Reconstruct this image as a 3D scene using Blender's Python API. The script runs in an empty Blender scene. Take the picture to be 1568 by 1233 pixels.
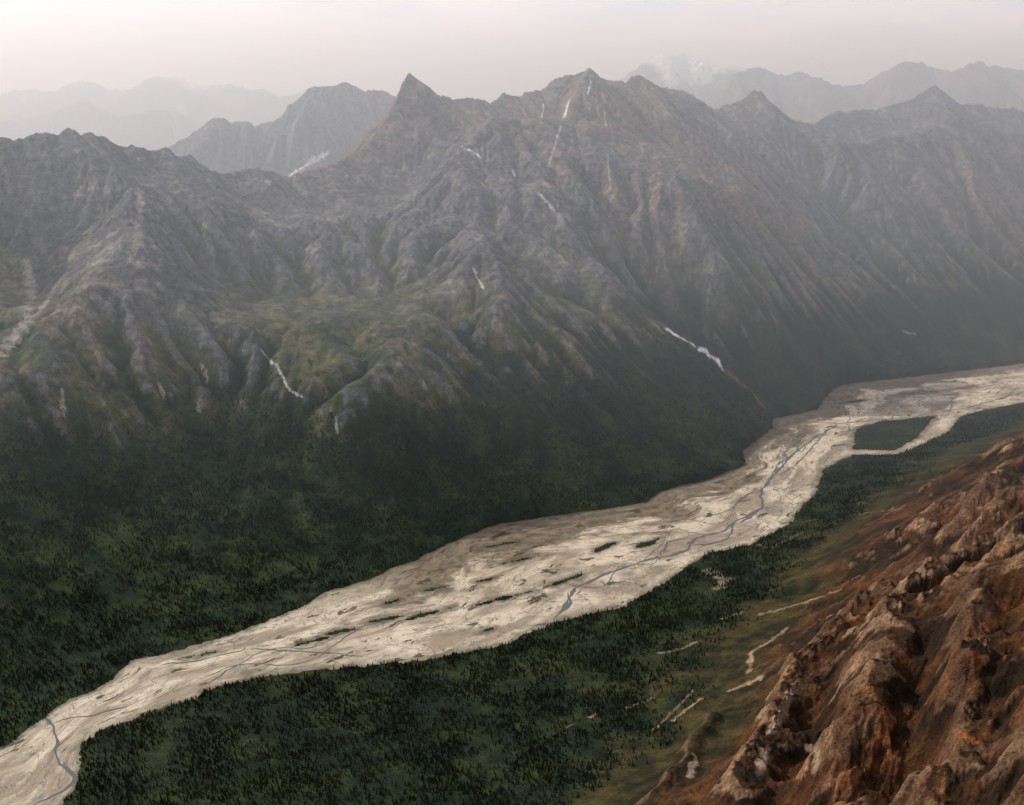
import bpy, math, time
import numpy as np
from mathutils import Vector
T0=time.time()
rng=np.random.default_rng(11)
scene=bpy.context.scene
# ---------------------------------------------------------------- camera
CAMH=1500.0; PITCH=math.radians(15.5); F=1681.0
ct,st=math.cos(PITCH),math.sin(PITCH)
def ray(px,py):
    u=(px-784.0)/F; v=(616.5-py)/F
    fy=ct+v*st; fz=-st+v*ct
    return u/fy, fz/fy
def gz(px,py,z=0.0):
    a,b=ray(px,py); Y=(z-CAMH)/b
    return (a*Y,Y,z)
def gy(px,py,Y):
    a,b=ray(px,py); return (a*Y,Y,CAMH+b*Y)
cam=bpy.data.cameras.new("camera"); camo=bpy.data.objects.new("camera",cam)
scene.collection.objects.link(camo); camo.location=(0,0,CAMH)
camo.rotation_euler=(math.radians(90)-PITCH,0,0)
cam.sensor_width=36; cam.lens=18/math.tan(math.radians(25)); cam.clip_start=1; cam.clip_end=300000
scene.camera=camo
# ---------------------------------------------------------------- noise
def _hash(ix,iy,seed):
    n=(ix.astype(np.int64)*374761393+iy.astype(np.int64)*668265263+seed*974634777)&0xffffffff
    n=((n^(n>>13))*1274126177)&0xffffffff
    n=n^(n>>16)
    return n
def perlin(x,y,seed=0):
    x0=np.floor(x); y0=np.floor(y); fx=(x-x0).astype(np.float32); fy=(y-y0).astype(np.float32)
    x0=x0.astype(np.int64); y0=y0.astype(np.int64)
    def g(ix,iy,dx,dy):
        a=(_hash(ix,iy,seed)&1023).astype(np.float32)*(2*math.pi/1024)
        return np.cos(a)*dx+np.sin(a)*dy
    u=fx*fx*fx*(fx*(fx*6-15)+10); v=fy*fy*fy*(fy*(fy*6-15)+10)
    a=g(x0,y0,fx,fy); b=g(x0+1,y0,fx-1,fy); c=g(x0,y0+1,fx,fy-1); d=g(x0+1,y0+1,fx-1,fy-1)
    return ((a+(b-a)*u)+((c+(d-c)*u)-(a+(b-a)*u))*v)*1.5
def fbm(x,y,wl,octv=4,seed=0,gain=0.5,ridged=False):
    s=0;amp=1;tot=0
    for o in range(octv):
        n=perlin(x/wl+o*17.3,y/wl-o*9.1,seed+o)
        if ridged: n=1-2*np.abs(n)
        s=s+amp*n; tot+=amp; amp*=gain; wl*=0.5
    return s/tot
def sstep(a,b,x):
    t=np.clip((x-a)/(b-a),0,1); return t*t*(3-2*t)
# ---------------------------------------------------------------- distances
def dist_poly(x,y,pts,closed=False):
    d=np.full(x.shape,1e18); n=len(pts)
    for i in range(n if closed else n-1):
        ax,ay=pts[i][0],pts[i][1]; bx,by=pts[(i+1)%n][0],pts[(i+1)%n][1]
        ex,ey=bx-ax,by-ay; L=ex*ex+ey*ey+1e-9
        t=np.clip(((x-ax)*ex+(y-ay)*ey)/L,0,1)
        d=np.minimum(d,(x-ax-t*ex)**2+(y-ay-t*ey)**2)
    return np.sqrt(d)
def near_on(x,y,pts):
    """distance to a 3D crest line and the nearest point on it"""
    d=np.full(x.shape,1e18); X=np.zeros(x.shape);Y=np.zeros(x.shape);Z=np.zeros(x.shape);S_=np.zeros(x.shape); s0=0
    for i in range(len(pts)-1):
        a,b=pts[i],pts[i+1]; ex,ey=b[0]-a[0],b[1]-a[1]; L=ex*ex+ey*ey+1e-9
        t=np.clip(((x-a[0])*ex+(y-a[1])*ey)/L,0,1); px=a[0]+t*ex; py=a[1]+t*ey
        dd=(x-px)**2+(y-py)**2; k=dd<d
        d=np.where(k,dd,d); X=np.where(k,px,X);Y=np.where(k,py,Y);Z=np.where(k,a[2]+t*(b[2]-a[2]),Z); S_=np.where(k,s0+t*math.sqrt(L),S_); s0+=math.sqrt(L)
    return np.sqrt(d),X,Y,Z,S_
def inside(x,y,pts):
    r=np.zeros(x.shape,bool); n=len(pts)
    for i in range(n):
        ax,ay=pts[i][0],pts[i][1]; bx,by=pts[(i+1)%n][0],pts[(i+1)%n][1]
        if ay==by: continue
        c=((ay>y)!=(by>y))&(x<(bx-ax)*(y-ay)/(by-ay)+ax); r^=c
    return r
far_px=[(0,1145),(40,1120),(85,1085),(105,1070),(150,1055),(175,1035),(200,1012),(280,995),(370,965),(460,930),(500,905),(560,890),(600,870),(640,855),(700,825),(760,802),(880,785),(990,770),(1010,752),(1080,735),(1140,712),(1135,690),(1160,672),(1183,655),(1180,642),(1250,627),(1270,600),(1290,587),(1370,580),(1450,570),(1568,556)]
near_px=[(90,1240),(115,1205),(118,1180),(115,1150),(150,1120),(210,1095),(280,1075),(350,1045),(450,1030),(560,1018),(640,1012),(720,998),(780,985),(800,972),(860,950),(960,928),(1020,890),(1050,870),(1085,848),(1150,835),(1215,800),(1225,780),(1250,755),(1260,720),(1305,697),(1375,699),(1450,664),(1470,640),(1500,630),(1568,617)]
FAR=[(-3600,300)]+[gz(*p)[:2] for p in far_px]+[(4300,7350),(7500,10000)]
NEAR=[(-3300,-200)]+[gz(*p)[:2] for p in near_px]+[(3700,6350),(7900,9500)]
RIV=FAR+NEAR[::-1]
def elong(x0,y0,x1,y1,w):
    a=np.array(gz(x0,y0)[:2]); b=np.array(gz(x1,y1)[:2]); d=b-a; L=np.linalg.norm(d); d/=L; n=np.array([-d[1],d[0]])
    out=[]
    for k in range(10):
        t=2*math.pi*k/10; out.append(tuple((a+b)/2+d*math.cos(t)*L/2+n*math.sin(t)*w*(1+.25*math.sin(3*t+x0))))
    return out
ISL=[[gz(*p)[:2] for p in [(1310,657),(1350,645),(1432,637),(1420,652),(1400,673),(1370,690),(1307,688)]],
 elong(725,928,816,905,10),elong(555,955,622,942,9),elong(618,950,692,930,11),elong(908,847,942,830,13),elong(975,838,1012,824,16),
 elong(843,897,893,879,12),elong(728,892,756,885,9),elong(768,864,835,849,8),elong(452,988,502,976,8),elong(500,972,548,962,8),
 elong(1285,590,1330,582,14),elong(745,838,800,828,8),elong(650,905,690,896,5),elong(280,1008,330,998,6),elong(380,1030,402,1024,6),elong(1285,618,1330,612,10),elong(740,968,760,960,6),elong(590,925,612,918,5)]
def river_exact(x,y):
    d=dist_poly(x,y,FAR); d2=dist_poly(x,y,NEAR)
    sd=np.where(inside(x,y,RIV),1,-1)*np.minimum(d,d2)
    wob=7*fbm(x,y,70,4,5,.6)
    sd=sd+wob*3.2
    for I in ISL:
        xs=[p[0] for p in I]; ys=[p[1] for p in I]
        m=(x>min(xs)-80)&(x<max(xs)+80)&(y>min(ys)-80)&(y<max(ys)+80)
        if not m.any(): continue
        xm,ym=x[m],y[m]
        di=dist_poly(xm,ym,I,True)*np.where(inside(xm,ym,I),1,-1)+wob[m]*2.6
        sd[m]=np.minimum(sd[m],-di)
    return sd,d,d2
# ---------------------------------------------------------------- control points
C=[]
ridge=[(-400,220,4400),(-250,235,4600),(-100,215,4900),(0,219,5150),(20,221,5190),(40,216,5220),(60,211,5250),(80,212,5270),(105,203,5300),(125,210,5350),(150,214,5400),(178,226,5450),(200,228,5500),(230,238,5550),(258,235,5600),(268,247,5630),(290,244,5700),(305,258,5740),(325,268,5790),(340,272,5850),(365,268,5900),(390,264,5950),(415,268,6020),(440,273,6100),(470,266,6150),(500,262,6200),(530,246,6350),(555,232,6450),(580,205,6550),(600,172,6650),(612,140,6750),(625,117,6850),(634,132,6900),(648,148,6950),(675,152,7000),(700,158,7050),(728,156,7100),(750,164,7150),(772,148,7200),(790,153,7230),(820,142,7280),(838,138,7300),(850,125,7320),(868,122,7320),(880,120,7300),(902,110,7260),(918,124,7300),(940,131,7350),(958,130,7400),(975,119,7450),(990,128,7500),(1010,138,7550),(1035,142,7630),(1060,151,7700),(1078,165,7800),(1092,174,7900),(1115,165,7980),(1135,160,8020),(1155,143,8050),(1168,148,8060),(1180,163,8080),(1200,188,8150),(1225,188,8230),(1250,194,8300),(1275,175,8400),(1300,176,8500),(1320,173,8600),(1345,172,8650),(1370,164,8700),(1395,158,8700),(1412,146,8700),(1430,136,8700),(1448,148,8750),(1470,165,8800),(1495,164,8850),(1520,170,8900),(1545,168,8950),(1568,176,9000),(1700,150,9300),(1850,170,9500)]
for p in ridge[::2]: C.append(gy(*p))
for p in ridge[::5]:
    x,y,z=gy(p[0],p[1],p[2]+1000); C.append((x,y,min(z-600,900)))
for p in ridge[::10]:
    x,y,z=gy(p[0],p[1],p[2]+2600); C.append((x-300,y,650))
back=[(60,330,8500),(120,300,8600),(200,262,8800),(250,233,8900),(290,212,9000),(330,185,9100),(345,188,9100),(355,192,9100),(380,190,9100),(390,197,9100),(420,192,9150),(432,180,9200),(440,168,9200),(455,158,9250),(475,138,9300),(500,138,9300),(520,130,9300),(540,134,9350),(560,144,9400),(580,142,9450),(600,150,9500),(660,190,9700)]
for p in back[::2]: C.append(gy(*p))
for p in back[::3]:
    x,y,z=gy(p[0],p[1],p[2]+900); C.append((x,y,min(z-550,800)))
    x,y,z=gy(p[0],p[1],p[2]+2000); C.append((x,y,600))
spurs=[(212,300,4980),(216,370,4600),(150,450,4230),(90,545,3880),(10,620,3620),(40,470,4450),(0,400,4800),(-60,520,4000),
 (300,400,4850),(330,470,4480),(400,470,4800),
 (730,370,5200),(790,450,4820),(872,545,4560),(700,300,5800),
 (600,330,5750),(620,440,5050),(560,400,5200),
 (880,470,5150),(960,440,5450),(1000,485,5430),(1110,565,5150),(1060,500,5450),
 (890,200,6650),(895,300,5900),(940,420,5300),(1060,300,6000),(1090,400,5600),(1040,220,6900),
 (500,515,4330),(560,548,4230),(640,562,4150),(560,600,3950),
 (1380,240,7650),(1350,300,7200),(1320,400,6700),(1180,330,6550),(1220,430,6100),(1500,300,7500),(1480,400,7000),(1280,330,7150),
 (100,700,3550),(300,700,3750),(500,750,3650),(700,700,3950),(900,680,4200),(1000,650,4400),(1100,640,4700)]
for p in spurs: C.append(gy(*p))
for i in range(1,len(FAR)-1,2): C.append((FAR[i][0],FAR[i][1],0))
for i in range(1,len(NEAR)-1,2): C.append((NEAR[i][0],NEAR[i][1],0))
for w in [(-3600,300,0),(-2500,1050,0),(-2000,1500,0),(4300,7350,0),(3600,6300,0),(5500,8100,0)]: C.append(w)
south=[(1568,675,440),(1568,760,540),(1568,850,610),(1568,1000,690),(1568,1233,740),(1200,950,130),(1110,1060,100),(850,1233,50),(1400,830,330),(1400,1000,430),
 (1470,760,400),(1300,1100,380),(1300,1233,430),(1100,1233,250),(1000,1233,140),(1150,1130,190),(1568,650,120),(1500,690,120),(1400,740,110),(1300,800,80),(1200,860,45),(1100,920,30),(1300,900,220),
 (900,1000,20),(700,1100,15),(500,1100,10),(300,1150,10),(700,1233,25),(400,1233,15),(200,1233,8),(1480,900,510),(1440,1100,560)]
for p in south: C.append(gz(*p))
for (x,y) in [(0,0),(-1000,0),(-2000,-600),(1000,0),(1500,1000),(2500,2200),(3600,3600),(5000,5000),(7000,6000),(-300,1000),(0,1000),(7000,3000)]:
    C.append((x,y,min(1500,60+.64*((x-94)*.67-(y-2080)*.75))))
for (x,y,z) in [(-5500,2500,900),(-5500,5000,1400),(-5500,8000,800),(-5500,12000,900),(-1500,12500,600),(2500,12500,800),(6500,12500,900),(7500,11500,900)]: C.append((x,y,z))
C=np.array(C,float)
def rbf_fit(C,c=60.0):
    n=len(C); D=np.sqrt((C[:,None,0]-C[None,:,0])**2+(C[:,None,1]-C[None,:,1])**2+c*c)
    A=np.zeros((n+3,n+3)); A[:n,:n]=D-np.eye(n)*15; A[:n,n]=1; A[:n,n+1]=C[:,0]/1e3; A[:n,n+2]=C[:,1]/1e3; A[n:,:n]=A[:n,n:].T
    b=np.zeros(n+3); b[:n]=C[:,2]; return np.linalg.solve(A,b)
W=rbf_fit(C)
def rbf(x,y,c=60.0):
    r=W[-3]+W[-2]*x/1e3+W[-1]*y/1e3
    for i in range(len(C)): r=r+W[i]*np.sqrt((x-C[i,0])**2+(y-C[i,1])**2+c*c)
    return r
# ---------------------------------------------------------------- grids
class Grid:
    def __init__(s,x0,y0,size,n): s.x0,s.y0,s.size,s.n=x0,y0,size,n; s.c=size/(n-1)
    def xy(s):
        a=np.linspace(0,s.size,s.n); return np.meshgrid(s.x0+a,s.y0+a)
    def samp(s,h,x,y):
        u=np.clip((x-s.x0)/s.c,0,s.n-1.001); v=np.clip((y-s.y0)/s.c,0,s.n-1.001)
        i=u.astype(np.int32); j=v.astype(np.int32); fu=u-i; fv=v-j
        return (h[j,i]*(1-fu)+h[j,i+1]*fu)*(1-fv)+(h[j+1,i]*(1-fu)+h[j+1,i+1]*fu)*fv
    def edge(s,x,y,w):
        d=np.minimum(np.minimum(x-s.x0,s.x0+s.size-x),np.minimum(y-s.y0,s.y0+s.size-y)); return sstep(0,w,d)
def gblur(h,sig):
    p=int(min(h.shape[0]//3,3*sig)); hp=np.pad(h,p,mode='reflect')
    ky=np.fft.fftfreq(hp.shape[0])[:,None]; kx=np.fft.rfftfreq(hp.shape[1])[None,:]
    g=np.exp(-2*(math.pi*sig)**2*(kx*kx+ky*ky))
    r=np.fft.irfft2(np.fft.rfft2(hp)*g,s=hp.shape); return r[p:-p,p:-p]
def erode(h,cell,iters,Kdt,m,fixed,talus=1.1,diff=0.02):
    n0,n1=h.shape; idx=np.arange(n0*n1).reshape(n0,n1); A=np.full(h.shape,cell*cell)
    off=[(-1,-1),(-1,0),(-1,1),(0,-1),(0,1),(1,-1),(1,0),(1,1)]
    for it in range(iters):
        hp=np.pad(h,1,mode='edge'); best=np.zeros_like(h); rec=idx.copy(); hr=h.copy()
        for dy,dx in off:
            L=cell*math.hypot(dx,dy); nb=hp[1+dy:1+dy+n0,1+dx:1+dx+n1]
            s=(h-nb)/L; k=s>best
            best=np.where(k,s,best); rec=np.where(k,idx+dy*n1+dx,rec); hr=np.where(k,nb,hr)
        mv=best>0
        A=cell*cell+np.bincount(rec[mv],weights=A[mv],minlength=n0*n1).reshape(n0,n1)
        f=Kdt*np.power(A,m)/cell
        hn=(h+f*hr)/(1+f)
        if diff>0: hn=hn+diff*(hp[:-2,1:-1]+hp[2:,1:-1]+hp[1:-1,:-2]+hp[1:-1,2:]-4*h)
        ex=np.maximum(best-talus,0); hn=hn-0.25*ex*cell
        h=np.where(fixed,h,hn)
    return h
def up(g1,h,g2):
    x,y=g2.xy(); return g1.samp(h,x,y)
def crest_prepare(g,pts):
    x,y=g.xy(); P=[gy(*p) for p in pts]; return near_on(x,y,P)
def crest_apply(g,h,cr,k=.42,rad=170,jag=9,seed=3,jl=55):
    d,X,Y,Z,S_=cr
    Z=Z+jag*(fbm(S_,S_*0+seed,jl,5,seed,.72,True)-.28)
    res=np.clip(Z-g.samp(h,X,Y),-300,300)
    h=h+res*np.exp(-(d/rad))
    cap=Z-k*np.maximum(d-5,0)
    w=1-sstep(250,650,d)
    return np.where(h>cap,h+(cap-h)*w,h)
# main domain
G0=Grid(-5200,300,12600,256); G1=Grid(-5200,300,12600,512); G2=Grid(-5200,300,12600,1150)
x,y=G2.xy(); x1,y1=G1.xy(); x0,y0=G0.xy()
ins=inside(x,y,RIV); dd=dist_poly(x1,y1,FAR); dn=dist_poly(x1,y1,NEAR)
SD2=np.where(ins,1,-1)*up(G1,np.minimum(dd,dn),G2)
SIDE=up(G1,dn-dd,G2)
SD1=G2.samp(SD2,x1,y1); SD0=G2.samp(SD2,x0,y0)
T=rbf(x1,y1); T=np.where(SD1>0,0,np.maximum(T,np.clip(-SD1*0.02,0,15)))
crs1=[crest_prepare(G1,ridge),crest_prepare(G1,back)]
crs2=[crest_prepare(G2,ridge),crest_prepare(G2,back)]
def crests(g,h,crs,jag,k=.42,rad=170,jl=110):
    h=crest_apply(g,h,crs[1],k,rad,jag*1.2,8,jl*1.5); return crest_apply(g,h,crs[0],k,rad,jag,3,jl)
Tc=crests(G1,T,crs1,0)
T0g=G1.samp(Tc,x0,y0); T2=up(G1,Tc,G2)
def kmap(x,y,z): return (.25+1.4*sstep(-.35,.4,fbm(x,y,600,3,301)))*(.35+.65*sstep(250,600,z))
amp=sstep(0,500,T0g)
h=T0g+amp*(75*fbm(x0,y0,800,4,21)+28*fbm(x0,y0,300,3,26))
h=erode(h,G0.c,60,0.012*kmap(x0,y0,T0g),0.44,SD0>0,talus=1.3,diff=0)
h+=0.8*gblur(T0g-h,300/G0.c)*(SD0<=0); h=np.maximum(h,0)
h=up(G0,h,G1); h=crests(G1,h,crs1,15); h+=sstep(0,400,Tc)*(28*fbm(x1,y1,200,4,31,.6))*(SD1<=0)
h=erode(h,G1.c,54,0.011*kmap(x1+400,y1,Tc),0.42,SD1>0,talus=1.35,diff=0)
h+=0.8*gblur(Tc-h,250/G1.c)*(SD1<=0); h=np.maximum(h,0)
h=up(G1,h,G2); h=crests(G2,h,crs2,30); h+=sstep(0,300,T2)*(10*fbm(x,y,85,3,41,.6)+8*fbm(x,y,50,2,47,.6,True)*sstep(500,900,T2))*(SD2<=0)
h=erode(h,G2.c,42,0.011*kmap(x,y+600,T2),0.42,SD2>0,talus=1.8,diff=.0)
h+=0.8*gblur(T2-h,220/G2.c)*(SD2<=0); h=crests(G2,h,crs2,46,.55,75,150)
lo=1-sstep(230,480,h+80*fbm(x,y,400,3,303)); h=h+(gblur(h,55/G2.c)+5*fbm(x,y,150,4,305)-h)*lo*.65*(SD2<=0)
# smooth talus fans between the buttresses
tal=sstep(.05,.45,fbm(x,y,520,3,309))*sstep(350,500,h)*(1-sstep(900,1100,h)); h=h+(gblur(h,32/G2.c)-h)*tal*.75
H2=np.maximum(h,0)
print("erosion main",time.time()-T0)
# fine foreground domain
GF=Grid(-300,500,3200,1000)
xf,yf=GF.xy(); hf=G2.samp(H2,xf,yf); sdf=G2.samp(SD2,xf,yf)
def hit0(px,py):
    a,b=ray(px,py); Y=np.arange(800,6000,8.0); X=a*Y
    z=G2.samp(H2,X,Y); k=np.argmax(z>CAMH+b*Y); return (X[k],Y[k])
for pts,w_,am in [([(1425,960),(1400,1100),(1385,1230)],34,-70),([(1345,960),(1320,1100),(1270,1230)],40,50),([(1480,930),(1460,1080),(1440,1230)],45,45),([(1540,900),(1530,1050),(1510,1220)],30,-45),
                  ([(1210,1040),(1180,1120),(1120,1225)],30,46),([(1260,1060),(1230,1150),(1190,1230)],26,-46),([(1080,1110),(1040,1180),(1000,1233)],26,30),([(1568,690),(1500,780),(1440,830)],45,35),([(1540,800),(1450,880),(1380,930)],38,38),([(1568,770),(1480,850)],30,-30),([(1390,880),(1300,950),(1240,1010)],30,28)]:
    dl=dist_poly(xf+35*fbm(xf,yf,130,3,401),yf+35*fbm(xf,yf,130,3,402),[hit0(*p) for p in pts]); hf=hf+am*np.exp(-(dl/w_)**2*.7)
Tf=hf.copy()
wx=60*fbm(xf,yf,300,3,58); wy=60*fbm(xf,yf,300,3,59)
kf=sstep(80,330,Tf)*(.25+.75*sstep(-.25,.25,fbm(xf,yf,420,3,66)))
blk=fbm(xf+wx,yf+wy,75,4,63,.6); blk=np.floor(blk*6)/6+sstep(.7,1,(blk*6)%1)/6
hf+=kf*(32*fbm(xf+wx,yf+wy,230,5,51,.6,True)+19*fbm(xf+wx,yf+wy,60,4,57,.7,True)+30*blk)
hf=erode(hf,GF.c,34,0.008*(.4+1.3*sstep(-.3,.3,fbm(xf,yf,220,3,64))),0.42,(sdf>-5),talus=2.8,diff=.0)
hf+=0.9*gblur(Tf-hf,120/GF.c)
hf+=kf*(5*fbm(xf,yf,24,3,67,.7,True))
HF=np.maximum(hf,0)
print("erosion fine",time.time()-T0)
# far domain
GR=Grid(-17000,8500,38000,760)
xr,yr=GR.xy()
lay=[([(1000,175),(1050,140),(1075,136),(1100,131),(1120,120),(1135,114),(1160,108),(1180,118),(1200,122),(1232,115),(1248,122),(1262,132),(1295,138),(1320,137),(1345,122),(1360,110),(1375,104),(1392,100),(1410,104),(1432,112),(1450,116),(1470,112),(1485,104),(1500,100),(1520,108),(1545,110),(1568,116),(1750,95),(1950,120)],13500,.5),
 ([(860,175),(915,150),(940,130),(965,115),(985,102),(1010,87),(1030,92),(1045,85),(1060,94),(1080,97),(1100,106),(1115,102),(1150,114),(1230,130)],16000,.5),
 ([(-200,150),(-60,135),(0,150),(30,140),(60,138),(90,142),(120,124),(150,132),(185,144),(205,138),(225,127),(262,117),(285,126),(310,130),(350,132),(390,140),(430,148),(480,140),(600,160),(760,170)],19000,.45),
 ([(0,190),(60,180),(130,160),(160,175),(180,187),(215,178),(250,170),(300,185)],16000,.5)]
TR=300+250*fbm(xr,yr,6000,4,61,.5,True); FC=[]
for pts,Y,k in lay:
    P=[gy(px,py,Y+300*math.sin(i*1.1)) for i,(px,py) in enumerate(pts)]
    cr=near_on(xr,yr,P); FC.append(cr); TR=np.maximum(TR,cr[3]-k*cr[0])
h=TR+130*fbm(xr,yr,1500,5,71,.6)
h=erode(h,GR.c,50,0.02,0.42,np.zeros(TR.shape,bool),talus=1.2,diff=.0)
h+=0.9*gblur(TR-h,500/GR.c)
for i,cr in enumerate(FC): 
    d,X,Y,Z,S_=cr; Z=Z+85*(fbm(S_,S_*0+i,420,5,33,.65,True)-.3); res=np.clip(Z-GR.samp(h,X,Y),-600,600); h=h+res*np.exp(-d/300)
    cap=Z-.5*d; w=1-sstep(600,1500,d); h=np.where(h>cap,h+(cap-h)*w,h)
HR=h
print("erosion far",time.time()-T0)
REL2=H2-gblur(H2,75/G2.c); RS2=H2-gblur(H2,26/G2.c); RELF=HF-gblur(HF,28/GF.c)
gyy,gxx=np.gradient(gblur(H2,1.0),G2.c); SL2=np.hypot(gxx,gyy)
gyy,gxx=np.gradient(gblur(HF,1.0),GF.c); SLF=np.hypot(gxx,gyy)
TAL=tal
def height(x,y,detail=True):
    e=G2.edge(x,y,900); e=np.where(y<2500,1.0,e)
    hm=G2.samp(H2,x,y); hfar=GR.samp(HR,x,y)*sstep(8500,9800,y)
    z=hm*e+500*(1-e)
    z=np.where(y>8500,np.maximum(z,hfar),z)
    ef=GF.edge(x,y,200); zf=GF.samp(HF,x,y)
    z=z*(1-ef)+zf*ef
    if detail:
        k=sstep(120,600,z)*(1-.5*ef)
        z=z+k*(7*fbm(x,y,60,4,81,.6,True)+2)*(1+sstep(9000,14000,y)*4)
    return z
def hit(px,py):
    a,b=ray(px,py); Y=np.arange(800,20000,8.0); X=a*Y
    z=height(X,Y); k=np.argmax(z>CAMH+b*Y); return (X[k],Y[k])
# ---------------------------------------------------------------- terrain mesh (polar lattice)
core=np.linspace(-28,28,980); fl=28+np.cumsum(np.geomspace(.08,3.2,50))
az=np.radians(np.concatenate([-fl[::-1],core,fl]))
rr=np.concatenate([np.linspace(150,900,40,endpoint=False),np.arange(900,2600,3.3),np.arange(2600,9600,8.5),np.geomspace(9600,17500,190),np.geomspace(17600,90000,150)])
AZ,R=np.meshgrid(az,rr); VX=(R*np.sin(AZ)).ravel(); VY=(R*np.cos(AZ)).ravel()
VZ=height(VX,VY)
sd=G2.samp(SD2,VX,VY); m=(sd>-90)&(VY<9500)&(np.abs(VX)<6000)
sde=sd.copy(); e_,_,_=river_exact(VX[m],VY[m]); sde[m]=e_
inn=sstep(-4,4,sde)
VZ=np.where(sd>-150, np.maximum(VZ,1.2+.8*fbm(VX,VY,30,2,3))*(1-inn)+(-2.0)*inn, VZ)
VZ=np.where((sd>10)&(sde<0),1.5,VZ)
nr,na=R.shape
def make_mesh(name,verts,quads,smooth=True):
    me=bpy.data.meshes.new(name); nv=len(verts); nq,k=quads.shape
    me.vertices.add(nv); me.vertices.foreach_set('co',np.ascontiguousarray(verts,dtype=np.float32).ravel())
    me.loops.add(nq*k); me.loops.foreach_set('vertex_index',np.ascontiguousarray(quads,dtype=np.int32).ravel())
    me.polygons.add(nq); me.polygons.foreach_set('loop_start',np.arange(0,nq*k,k,dtype=np.int32))
    me.polygons.foreach_set('use_smooth',np.full(nq,smooth))
    me.update(calc_edges=True)
    ob=bpy.data.objects.new(name,me); scene.collection.objects.link(ob); return ob
I=np.arange(nr*na).reshape(nr,na)
Q=np.stack([I[:-1,:-1],I[:-1,1:],I[1:,1:],I[1:,:-1]],-1).reshape(-1,4)
terrain=make_mesh("mountain_valley_terrain",np.stack([VX,VY,VZ],1),Q[:, ::-1])
print("mesh",time.time()-T0,len(VX))
# ---------------------------------------------------------------- land cover
OX,OY=hit(1470,1060)
def cover(x,y,z):
    n1=fbm(x,y,600,4,101); n2=fbm(x,y,160,4,111); n3=fbm(x,y,45,3,121); n4=fbm(x,y,1500,3,131)
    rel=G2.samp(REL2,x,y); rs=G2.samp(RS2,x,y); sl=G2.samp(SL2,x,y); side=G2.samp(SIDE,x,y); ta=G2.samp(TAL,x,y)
    ef=GF.edge(x,y,150); relf=GF.samp(RELF,x,y); slf=GF.samp(SLF,x,y)
    north=(side>0)|(y>9000)
    e=z+130*n1+70*n2+rel*4
    fo=1-sstep(320,540,e); sh=1-sstep(500,980,e+60*n3)
    def L(a,b,t): return a+(b-a)*t[:,None]
    v=lambda *c: np.array(c)[None,:]
    rock=L(v(.080,.084,.088),v(.122,.090,.066),sstep(-.1,.55,n4+.5*n2+.00005*x))
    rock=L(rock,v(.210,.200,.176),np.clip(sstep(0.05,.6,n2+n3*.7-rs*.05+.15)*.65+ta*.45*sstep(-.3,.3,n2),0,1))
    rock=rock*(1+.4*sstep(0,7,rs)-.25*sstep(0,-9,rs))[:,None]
    shrub=L(v(.028,.038,.016),v(.070,.068,.028),sstep(-.3,.4,n2+.6*n3))
    forest=L(v(.008,.017,.008),v(.024,.036,.013),sstep(-.3,.5,n2+.5*n3+.5*n1))
    expo=sstep(2.0,8,rs+5*n3+4*n1)*sstep(.45,.8,sl)*.75
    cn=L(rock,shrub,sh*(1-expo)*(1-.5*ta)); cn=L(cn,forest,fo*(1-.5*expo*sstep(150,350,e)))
    rk_n=(1-sh*(1-expo))*(1-fo)
    es=z+60*n1+40*n2
    fos=(1-sstep(30,95,es)); gr=1-sstep(100,240,es)
    n5=fbm(x,y,90,4,151); n6=fbm(x,y,420,3,66); og=np.exp(-((x-OX)**2+(y-OY)**2)/260.0**2)
    rocks=L(v(.25,.155,.088),v(.25,.080,.020),sstep(.2,.85,fbm(x,y,150,4,141)+.5*n3+.75*og)*.9)
    rocks=L(rocks,v(.075,.038,.020),sstep(-.3,.15,n5)*.8)
    turf=L(v(.016,.009,.004),v(.062,.026,.009),sstep(-.3,.35,n2+.5*n3))
    olive=L(v(.012,.013,.005),v(.034,.028,.009),sstep(-.35,.4,n2+.7*n3))
    expo2=sstep(1.5,6.0,relf+7.0*n3+7.0*n5+9*n6-3.0)*sstep(.5,.95,slf+.15*n2)
    expo2=np.clip(expo2,0,1)*sstep(80,220,es)
    cs=L(turf,olive,gr); cs=L(cs,forest*.7,fos); cs=L(cs,rocks,expo2)
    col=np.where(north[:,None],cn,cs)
    rk=np.where(north,rk_n,expo2*.8+.3*sstep(150,350,es)); fr=np.where(north,fo,fos)
    sn=sstep(.1,.35,fbm(x,y,700,5,161,.6)+(z-1600)/900.0)*sstep(14600,15200,y)*.8
    col=L(col,v(.75,.78,.8),sn)
    fr=fr*(y<9000)
    return col,rk,fr
COL,RK,FR=cover(VX,VY,VZ)
SNOW=(.70,.72,.74); SAND=(.20,.15,.09); SCREE_AND_SUNLIT=(.25,.23,.19)
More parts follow.
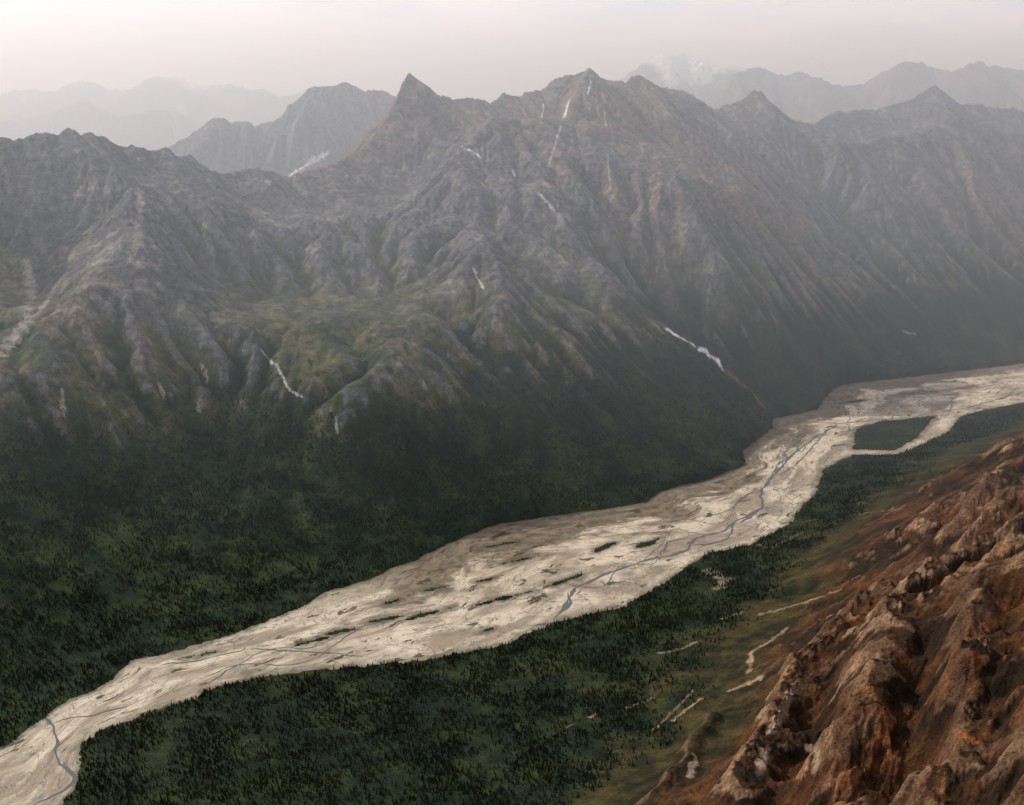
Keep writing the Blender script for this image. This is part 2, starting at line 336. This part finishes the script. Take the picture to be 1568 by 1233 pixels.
strokes=[([(872,152),(862,185)],9,SNOW),([(858,195),(850,222),(840,255)],6,(.5,.5,.5)),([(905,128),(900,145)],6,SNOW),([(925,170),(928,195)],4,(.5,.5,.5)),([(930,235),(934,292)],4,(.5,.5,.5)),
 ([(444,268),(465,256),(500,236)],20,SNOW),([(708,226),(735,240)],8,SNOW),([(826,297),(850,325)],6,(.5,.5,.5)),([(832,162),(830,180)],5,SNOW),
 ([(1020,505),(1050,522),(1080,540),(1100,556),(1106,566)],9,SNOW),([(724,412),(740,442)],5,(.5,.5,.5)),
 ([(400,538),(430,570),(440,595),(462,610)],5,(.42,.42,.39)),([(514,642),(517,662)],5,(.25,.25,.23)),([(1382,508),(1402,514)],5,(.4,.4,.4)),([(785,262),(788,270)],7,SNOW),
 ([(40,400),(48,450),(40,490),(0,545)],26,SCREE_AND_SUNLIT),([(90,430),(60,480),(20,530)],15,SCREE_AND_SUNLIT),([(215,290),(215,350),(200,400)],20,SCREE_AND_SUNLIT),([(310,350),(330,400)],14,SCREE_AND_SUNLIT),  # scree chutes; the stroke down the left spur paints its sunlit spot
 ([(1110,570),(1150,600),(1170,625)],12,(.12,.09,.06)),([(245,590),(252,612)],9,SCREE_AND_SUNLIT),([(310,565),(318,585)],9,SCREE_AND_SUNLIT),([(95,600),(100,640)],9,SCREE_AND_SUNLIT),
 ([(1085,875),(1115,888),(1100,900)],24,(.16,.13,.10)),([(1165,942),(1210,930),(1285,905)],7,SAND),([(1008,1002),(1040,995),(1070,982)],7,SAND),
 ([(1210,960),(1175,985),(1150,1000),(1148,1030)],8,SAND),([(1115,1060),(1165,1040)],9,SAND),([(1030,1105),(1075,1070)],6,SAND),([(1000,1120),(1060,1060)],5,(.15,.11,.07)),
 ([(1230,925),(1250,915)],7,SAND),([(1105,948),(1150,935)],5,SAND),([(1225,800),(1290,790),(1380,780)],5,(.10,.08,.04)),([(960,1085),(1000,1070)],5,(.14,.1,.06)),([(870,1115),(880,1108)],5,SAND),([(900,1100),(915,1092)],5,SAND),
 ([(1160,835),(1180,840),(1230,815)],6,(.10,.08,.045)),([(1180,1120),(1200,1085),(1215,1050)],9,(.3,.22,.15)),([(1160,1185),(1175,1150)],11,(.3,.22,.15)),([(1240,1140),(1255,1170)],9,(.3,.22,.15)),([(1055,1190),(1065,1160)],9,(.3,.22,.15)),([(1290,980),(1310,960)],6,SAND)]
for pts,w,c in strokes:
    P=[]
    for (a,b_),(c_,d_) in zip(pts[:-1],pts[1:]):
        n=max(2,int(math.hypot(c_-a,d_-b_)/5)); P+=[hit(a+(c_-a)*t/n,b_+(d_-b_)*t/n) for t in range(n+1)]
    xs=[p[0] for p in P]; ys=[p[1] for p in P]; mm=(VX>min(xs)-w*3)&(VX<max(xs)+w*3)&(VY>min(ys)-w*3)&(VY<max(ys)+w*3)
    if not mm.any(): continue
    xa,ya=VX[mm],VY[mm]; xw=xa+4*perlin(xa/30,ya/30,9); yw=ya+4*perlin(xa/30,ya/30,19)
    d=np.full(xa.shape,1e9)
    for i in range(len(P)-1):
        if math.hypot(P[i+1][0]-P[i][0],P[i+1][1]-P[i][1])<90: d=np.minimum(d,dist_poly(xw,yw,[P[i],P[i+1]]))
        else: d=np.minimum(d,np.hypot(xw-P[i][0],yw-P[i][1]))
    nz=fbm(xa,ya,28,4,7,.6)
    t=(1-sstep(w*.35,w*1.1,d+w*1.1*nz))[:,None]*(.92 if c is SNOW else .75)
    COL[mm]=COL[mm]*(1-t)+np.array(c)[None,:]*t; FR[mm]*=1-t[:,0]
ca=terrain.data.attributes.new("cover",'FLOAT_COLOR','POINT')
ca.data.foreach_set('color',np.concatenate([COL,np.ones((len(COL),1))],1).astype(np.float32).ravel())
for nm,arr in (("rock",RK),("wood",FR)):
    at=terrain.data.attributes.new(nm,'FLOAT','POINT'); at.data.foreach_set('value',arr.astype(np.float32))
print("cover",time.time()-T0)
# ---------------------------------------------------------------- material helpers
def mat(name):
    m=bpy.data.materials.new(name); m.use_nodes=True; nt=m.node_tree
    b=nt.nodes['Principled BSDF']; b.inputs['Roughness'].default_value=.9; b.inputs['Specular IOR Level'].default_value=.1
    return m,nt,b
def N(nt,t,**k):
    n=nt.nodes.new(t)
    for a,v in k.items(): setattr(n,a,v)
    return n
def noise(nt,vec,scale,detail=6,rough=.6,dist=0):
    n=N(nt,'ShaderNodeTexNoise'); n.inputs['Scale'].default_value=scale; n.inputs['Detail'].default_value=detail
    n.inputs['Roughness'].default_value=rough; n.inputs['Distortion'].default_value=dist; nt.links.new(vec,n.inputs['Vector']); return n.outputs['Fac']
def mth(nt,op,a,b=None,clamp=False):
    n=N(nt,'ShaderNodeMath',operation=op,use_clamp=clamp)
    for i,v in enumerate((a,b)):
        if v is None: continue
        if isinstance(v,(int,float)): n.inputs[i].default_value=v
        else: nt.links.new(v,n.inputs[i])
    return n.outputs[0]
def mr(nt,v,a,b,c,d):
    n=N(nt,'ShaderNodeMapRange'); nt.links.new(v,n.inputs[0])
    for i,q in enumerate((a,b,c,d)): n.inputs[i+1].default_value=q
    return n.outputs[0]
def mixc(nt,f,a,b,bt='MIX'):
    n=N(nt,'ShaderNodeMix',data_type='RGBA',blend_type=bt)
    for i,v in ((0,f),(6,a),(7,b)):
        if isinstance(v,(int,float)): n.inputs[i].default_value=v
        elif isinstance(v,tuple): n.inputs[i].default_value=(*v,1)
        else: nt.links.new(v,n.inputs[i])
    return n.outputs[2]
m,nt,b=mat("terrain_rock_and_vegetation")
geo=N(nt,'ShaderNodeNewGeometry'); P=geo.outputs['Position']
ac=N(nt,'ShaderNodeAttribute',attribute_name='cover'); ar=N(nt,'ShaderNodeAttribute',attribute_name='rock'); aw=N(nt,'ShaderNodeAttribute',attribute_name='wood')
n1=noise(nt,P,.03,8,.65); n2=noise(nt,P,.16,5,.65)
f=mth(nt,'MULTIPLY',mr(nt,n1,.3,.7,.35,1.65),mr(nt,n2,.3,.7,.5,1.5))
vs=N(nt,'ShaderNodeVectorMath',operation='SCALE'); nt.links.new(ac.outputs['Color'],vs.inputs[0]); nt.links.new(f,vs.inputs['Scale'])
nt.links.new(vs.outputs[0],b.inputs['Base Color'])
vor=N(nt,'ShaderNodeTexVoronoi'); vor.inputs['Scale'].default_value=.11; nt.links.new(P,vor.inputs['Vector'])
hgt=mth(nt,'ADD',mth(nt,'MULTIPLY',mth(nt,'ADD',mth(nt,'MULTIPLY',n1,24.0),mth(nt,'MULTIPLY',n2,9.0)),mth(nt,'ADD',ar.outputs['Fac'],.2)),
        mth(nt,'MULTIPLY',mth(nt,'MULTIPLY',vor.outputs['Distance'],-.8),aw.outputs['Fac']))
bp=N(nt,'ShaderNodeBump'); bp.inputs['Strength'].default_value=.95; bp.inputs['Distance'].default_value=1.0
nt.links.new(hgt,bp.inputs['Height']); nt.links.new(bp.outputs[0],b.inputs['Normal'])
terrain.data.materials.append(m)
# ---------------------------------------------------------------- river bed
dirv=np.array([.745,.667]); dirv/=np.linalg.norm(dirv); nv=np.array([dirv[1],-dirv[0]]); P0=np.array([0.,3250.])
sg,qg=np.meshgrid(np.arange(-3200,6200,6.0),np.arange(-850,850,6.0))
bx=P0[0]+sg*dirv[0]+qg*nv[0]; by=P0[1]+sg*dirv[1]+qg*nv[1]
shp=bx.shape; bx=bx.ravel(); by=by.ravel(); sdb,dF,dN=river_exact(bx,by)
I=np.arange(len(bx)).reshape(shp); Q=np.stack([I[:-1,:-1],I[:-1,1:],I[1:,1:],I[1:,:-1]],-1).reshape(-1,4)
keep=(sdb[Q].max(1)>-7); Q=Q[keep]; used=np.unique(Q); rem=np.full(len(bx),-1); rem[used]=np.arange(len(used)); Q=rem[Q]
bx,by,dF,dN,sdu=bx[used],by[used],dF[used],dN[used],sdb[used]
bed=make_mesh("river_gravel_bed",np.stack([bx,by,np.zeros(len(bx))],1),Q)
sv=(bx-P0[0])*dirv[0]+(by-P0[1])*dirv[1]; wd=dF+dN+1
fr_=dF/wd*(250+.5*np.clip(wd,100,800))
fl=np.stack([sv,fr_,dF/wd],1)
at=bed.data.attributes.new("flow",'FLOAT_VECTOR','POINT'); at.data.foreach_set('vector',fl.astype(np.float32).ravel())
at=bed.data.attributes.new("bank",'FLOAT','POINT'); at.data.foreach_set('value',sdu.astype(np.float32))
m,nt,b=mat("river_gravel")
fa=N(nt,'ShaderNodeAttribute',attribute_name='flow').outputs['Vector']; bank=N(nt,'ShaderNodeAttribute',attribute_name='bank').outputs['Fac']
def aniso(sx,sy,off=0):
    mp=N(nt,'ShaderNodeMapping'); mp.inputs['Scale'].default_value=(sx,sy,0); mp.inputs['Location'].default_value=(off,off,0); nt.links.new(fa,mp.inputs['Vector']); return mp.outputs[0]
a1=noise(nt,aniso(.0035,.009),1,8,.66,.6); a2=noise(nt,aniso(.015,.030),1,8,.72,.6); a3=noise(nt,aniso(.006,.010),1,5,.58,.8)
a4=noise(nt,aniso(.009,.022,5),1,7,.66,.6); a5=noise(nt,aniso(.012,.018,9),1,4,.55,.8)
c=mixc(nt,mr(nt,a1,.43,.57,0,1),(.245,.205,.150),(.48,.425,.32))
c=mixc(nt,mr(nt,a2,.48,.66,0,.7),c,(.170,.142,.104))
ch=mr(nt,mth(nt,'ABSOLUTE',mth(nt,'SUBTRACT',a3,.5)),.003,.010,.85,0)
c=mixc(nt,ch,c,(.105,.112,.105))
ch2=mr(nt,mth(nt,'ABSOLUTE',mth(nt,'SUBTRACT',a5,.5)),.003,.011,.6,0)
c=mixc(nt,ch2,c,(.15,.145,.12))
sx=N(nt,'ShaderNodeSeparateXYZ'); nt.links.new(fa,sx.inputs[0])
ter=mth(nt,'MULTIPLY',mr(nt,mth(nt,'ADD',sx.outputs[2],mr(nt,a1,.3,.7,-.3,.3)),.27,.38,1,0),mr(nt,sx.outputs[0],-700,-200,0,.9))
c=mixc(nt,ter,c,mixc(nt,mr(nt,a2,.42,.58,0,1),(.17,.135,.092),(.066,.058,.036)))
c=mixc(nt,mr(nt,a4,.59,.62,0,.9),c,(.040,.038,.020))
c=mixc(nt,mr(nt,mth(nt,'ADD',bank,mr(nt,a2,0,1,-60,60)),2,26,.75,0),c,(.075,.068,.04))
geo=N(nt,'ShaderNodeNewGeometry'); sp=noise(nt,geo.outputs['Position'],.12,4,.7)
c=mixc(nt,mr(nt,sp,.60,.72,0,.7),c,(.06,.06,.035))
nt.links.new(c,b.inputs['Base Color'])
bp=N(nt,'ShaderNodeBump'); bp.inputs['Strength'].default_value=.4; bp.inputs['Distance'].default_value=4; nt.links.new(a2,bp.inputs['Height']); nt.links.new(bp.outputs[0],b.inputs['Normal'])
bed.data.materials.append(m)
# ---------------------------------------------------------------- water channels
ch=[([(1285,650),(1250,668),(1215,695),(1185,728),(1165,750),(1168,778),(1130,796),(1105,815),(1060,826),(1052,845),(1000,856),(930,878),(880,900),(868,922),(852,948)],7),
 ([(1240,650),(1215,668),(1222,690),(1190,712),(1180,735)],5),([(1195,668),(1205,690),(1195,712)],3.5),([(1270,655),(1240,690),(1215,715),(1190,730)],4),
 ([(1110,800),(1125,812),(1110,828),(1075,835),(1055,832)],6),([(1060,822),(1020,830),(1015,850)],4),([(1168,778),(1150,790),(1130,802)],6),
 ([(870,905),(875,925),(858,940)],7),([(60,1095),(80,1105),(88,1140),(80,1160),(105,1178),(118,1192),(95,1212),(50,1236)],5),
 ([(395,1000),(380,992),(420,996),(500,1000),(560,1005)],3),([(240,1020),(300,1012),(385,994)],3),([(200,1080),(150,1095),(100,1100),(80,1105)],3),([(1568,600),(1480,625),(1380,640),(1290,648),(1240,652)],5)]
vs_=[];qs_=[];base=0
def ribbon(P,w,zz,seed):
    global base
    P=np.array(P); seg=np.r_[0,np.cumsum(np.linalg.norm(np.diff(P,axis=0),axis=1))]
    n=int(seg[-1]/6)+2; s=np.linspace(0,seg[-1],n); X=np.interp(s,seg,P[:,0]); Y=np.interp(s,seg,P[:,1])
    k=np.ones(9)/9; Xp=np.pad(X,4,mode='edge'); Yp=np.pad(Y,4,mode='edge'); X=np.convolve(Xp,k,'valid'); Y=np.convolve(Yp,k,'valid')
    X=X+14*fbm(s,s*0+seed*50,70,3,1); Y=Y+14*fbm(s,s*0+seed*50+20,80,3,2)
    tx=np.gradient(X);ty=np.gradient(Y);L=np.hypot(tx,ty)+1e-6;nx,ny=-ty/L,tx/L
    ww=w*(.75+.7*perlin(s/60,s*0+seed+3.3,3))*np.clip(np.minimum(s,seg[-1]-s)/40,.15,1)
    A_=np.stack([X+nx*ww,Y+ny*ww,np.full(n,zz)],1); B_=np.stack([X-nx*ww,Y-ny*ww,np.full(n,zz)],1)
    vs_.append(np.stack([A_,B_],1).reshape(-1,3)); i=np.arange(n-1)*2+base
    qs_.append(np.stack([i,i+1,i+3,i+2],1)); base+=2*n
for k,(pp,w) in enumerate(ch): ribbon([gz(*p)[:2] for p in pp],w,.35+.02*k,k*1.37)
def resample(P,n):
    P=np.array(P); seg=np.r_[0,np.cumsum(np.linalg.norm(np.diff(P,axis=0),axis=1))]; s=np.linspace(0,seg[-1],n)
    return np.stack([np.interp(s,seg,P[:,0]),np.interp(s,seg,P[:,1])],1)
fb=resample([gz(*p)[:2] for p in far_px],200); nb=resample([gz(*p)[:2] for p in near_px],200)
for k in range(14):
    i0=rng.integers(0,165); i1=min(199,i0+rng.integers(15,50)); t=np.arange(i0,i1)
    f=np.clip(rng.uniform(.4,.88)+.3*perlin(t/9.0,t*0.0+k*2.2,5),.06,.94)[:,None]
    ribbon(fb[i0:i1]*(1-f)+nb[i0:i1]*f,rng.uniform(1.0,2.4),.62+.02*k,20+k*1.9)
water=make_mesh("river_water",np.concatenate(vs_),np.concatenate(qs_))
m,nt,b=mat("silty_water"); b.inputs['Base Color'].default_value=(.085,.10,.095,1); b.inputs['Roughness'].default_value=.4
water.data.materials.append(m)
# ---------------------------------------------------------------- spruce forest
def tree_template(seed):
    r=np.random.default_rng(seed); V=[];Fc=[]
    k=5; V+= [(.02*math.cos(a),.02*math.sin(a),-.05) for a in (0,2.1,4.2)]+[(0,0,.3)]; Fc+=[(0,1,3),(1,2,3),(2,0,3)]
    for (z0,z1,rad) in ((.07,.5,.19),(.28,.75,.145),(.52,1.0,.095)):
        b0=len(V); a0=r.uniform(0,6)
        for j in range(2*k):
            a=a0+math.pi*j/k; q=rad*(1.0 if j%2 else .5)*r.uniform(.75,1.25); V.append((q*math.cos(a),q*math.sin(a),z0+r.uniform(-.05,.04)+(0 if j%2 else .06)))
        V.append((r.uniform(-.01,.01),r.uniform(-.01,.01),z1))
        for j in range(2*k): Fc.append((b0+j,b0+(j+1)%(2*k),b0+2*k))
    return np.array(V),np.array(Fc)
tpl=[tree_template(s) for s in range(4)]
nc=600000
s=rng.uniform(-2600,4200,nc); q=rng.uniform(-1500,1500,nc)
tx=P0[0]+s*dirv[0]+q*nv[0]; ty=P0[1]+s*dirv[1]+q*nv[1]
k=(np.abs(tx)<ty*.62)&(ty>1500)&(ty<5200); tx,ty=tx[k],ty[k]
tz=height(tx,ty); _,_,tf=cover(tx,ty,tz)
sdt=G2.samp(SD2,tx,ty); mm=sdt>-90; se=sdt.copy(); se[mm],_,_=river_exact(tx[mm],ty[mm])
dens=fbm(tx,ty,110,4,77); far=np.hypot(tx,ty)
prob=tf*np.clip(.6+1.6*dens,0.02,1)*np.clip(1.5-far/5200,.25,1)
isl=(sdt>10)&(se<-4); prob=np.where(isl,.3,prob)
k=(se<-3)&(rng.random(len(tx))<prob*.9); tx,ty,tz,isl=tx[k],ty[k],np.maximum(tz[k],1.0),isl[k]
hh=rng.uniform(5,13,len(tx))*np.where(isl,.5,1); print("trees",len(tx))
vl=[];fl_=[];base=0; tone=[]
for t in range(4):
    ix=np.arange(t,len(tx),4); V,Fc=tpl[t]; a=rng.uniform(0,6.28,len(ix)); ca_,sa_=np.cos(a),np.sin(a); hs=hh[ix]
    X=(V[None,:,0]*ca_[:,None]-V[None,:,1]*sa_[:,None])*hs[:,None]*1.2+tx[ix][:,None]
    Y=(V[None,:,0]*sa_[:,None]+V[None,:,1]*ca_[:,None])*hs[:,None]*1.2+ty[ix][:,None]
    Z=V[None,:,2]*hs[:,None]+tz[ix][:,None]
    vl.append(np.stack([X,Y,Z],-1).reshape(-1,3)); nvv=len(V)
    fl_.append((Fc[None]+(np.arange(len(ix))*nvv)[:,None,None]+base).reshape(-1,3)); base+=nvv*len(ix)
    tn=rng.random(len(ix))*.5+.5*sstep(-.3,.4,fbm(tx[ix],ty[ix],220,3,91))
    tone.append(np.repeat(tn,nvv))
forest=make_mesh("spruce_forest",np.concatenate(vl),np.concatenate(fl_),False)
at=forest.data.attributes.new("tone",'FLOAT','POINT'); at.data.foreach_set('value',np.concatenate(tone).astype(np.float32))
m,nt,b=mat("spruce_needles"); ta=N(nt,'ShaderNodeAttribute',attribute_name='tone').outputs['Fac']
nt.links.new(mixc(nt,ta,(.005,.010,.004),(.019,.027,.010)),b.inputs['Base Color']); forest.data.materials.append(m)
# ---------------------------------------------------------------- haze
def haze(name,lo,hi,dens,col,g):
    x0,y0,z0=lo;x1,y1,z1=hi
    V=[(x0,y0,z0),(x1,y0,z0),(x1,y1,z0),(x0,y1,z0),(x0,y0,z1),(x1,y0,z1),(x1,y1,z1),(x0,y1,z1)]
    me=bpy.data.meshes.new(name); me.from_pydata(V,[],[(0,3,2,1),(4,5,6,7),(0,1,5,4),(1,2,6,5),(2,3,7,6),(3,0,4,7)]); ob=bpy.data.objects.new(name,me); scene.collection.objects.link(ob)
    m=bpy.data.materials.new(name); m.use_nodes=True; nt=m.node_tree; nt.nodes.clear()
    o=nt.nodes.new('ShaderNodeOutputMaterial'); s=nt.nodes.new('ShaderNodeVolumeScatter'); s.inputs['Density'].default_value=dens; s.inputs['Color'].default_value=(*col,1); s.inputs['Anisotropy'].default_value=g
    nt.links.new(s.outputs[0],o.inputs['Volume']); me.materials.append(m); return ob
HC=(.78,.90,1.0)
haze("haze",(-95000,1800,650),(95000,95000,3300),4.2e-5,HC,.36)
haze("haze.001",(-94500,3900,-300),(94500,94500,2500),7.4e-5,HC,.36)
haze("haze.002",(-94000,8100,-290),(94000,94000,2400),4.5e-5,(.88,.93,1.0),.36)
# ---------------------------------------------------------------- light
AZ_=math.radians(-62); EL=math.radians(36)
S=Vector((math.sin(AZ_)*math.cos(EL),math.cos(AZ_)*math.cos(EL),math.sin(EL)))
sl=bpy.data.lights.new("sun",'SUN'); sl.energy=5.0; sl.angle=math.radians(.5); sl.color=(1,.94,.86)
so=bpy.data.objects.new("sun",sl); so.rotation_euler=S.to_track_quat('Z','Y').to_euler(); scene.collection.objects.link(so); so.location=(0,0,5000)
w=bpy.data.worlds.new("World"); scene.world=w; w.use_nodes=True; nt=w.node_tree; bg=nt.nodes['Background']
sky=nt.nodes.new('ShaderNodeTexSky'); sky.sky_type='NISHITA'; sky.sun_disc=False; sky.sun_elevation=EL; sky.sun_rotation=AZ_; sky.altitude=1500; sky.dust_density=2; sky.air_density=1
tc=nt.nodes.new('ShaderNodeTexCoord'); mp=nt.nodes.new('ShaderNodeMapping'); mp.inputs['Scale'].default_value=(3.5,3.5,14); nt.links.new(tc.outputs['Generated'],mp.inputs['Vector'])
cf=noise(nt,mp.outputs[0],2.2,6,.55); cf=mr(nt,cf,.4,.62,.35,.95)
nt.links.new(mixc(nt,cf,sky.outputs[0],(8.8,8.0,8.4)),bg.inputs['Color']); bg.inputs['Strength'].default_value=.15
scene.view_settings.view_transform='Standard'; scene.view_settings.look='None'; scene.view_settings.exposure=0
print("done",time.time()-T0)
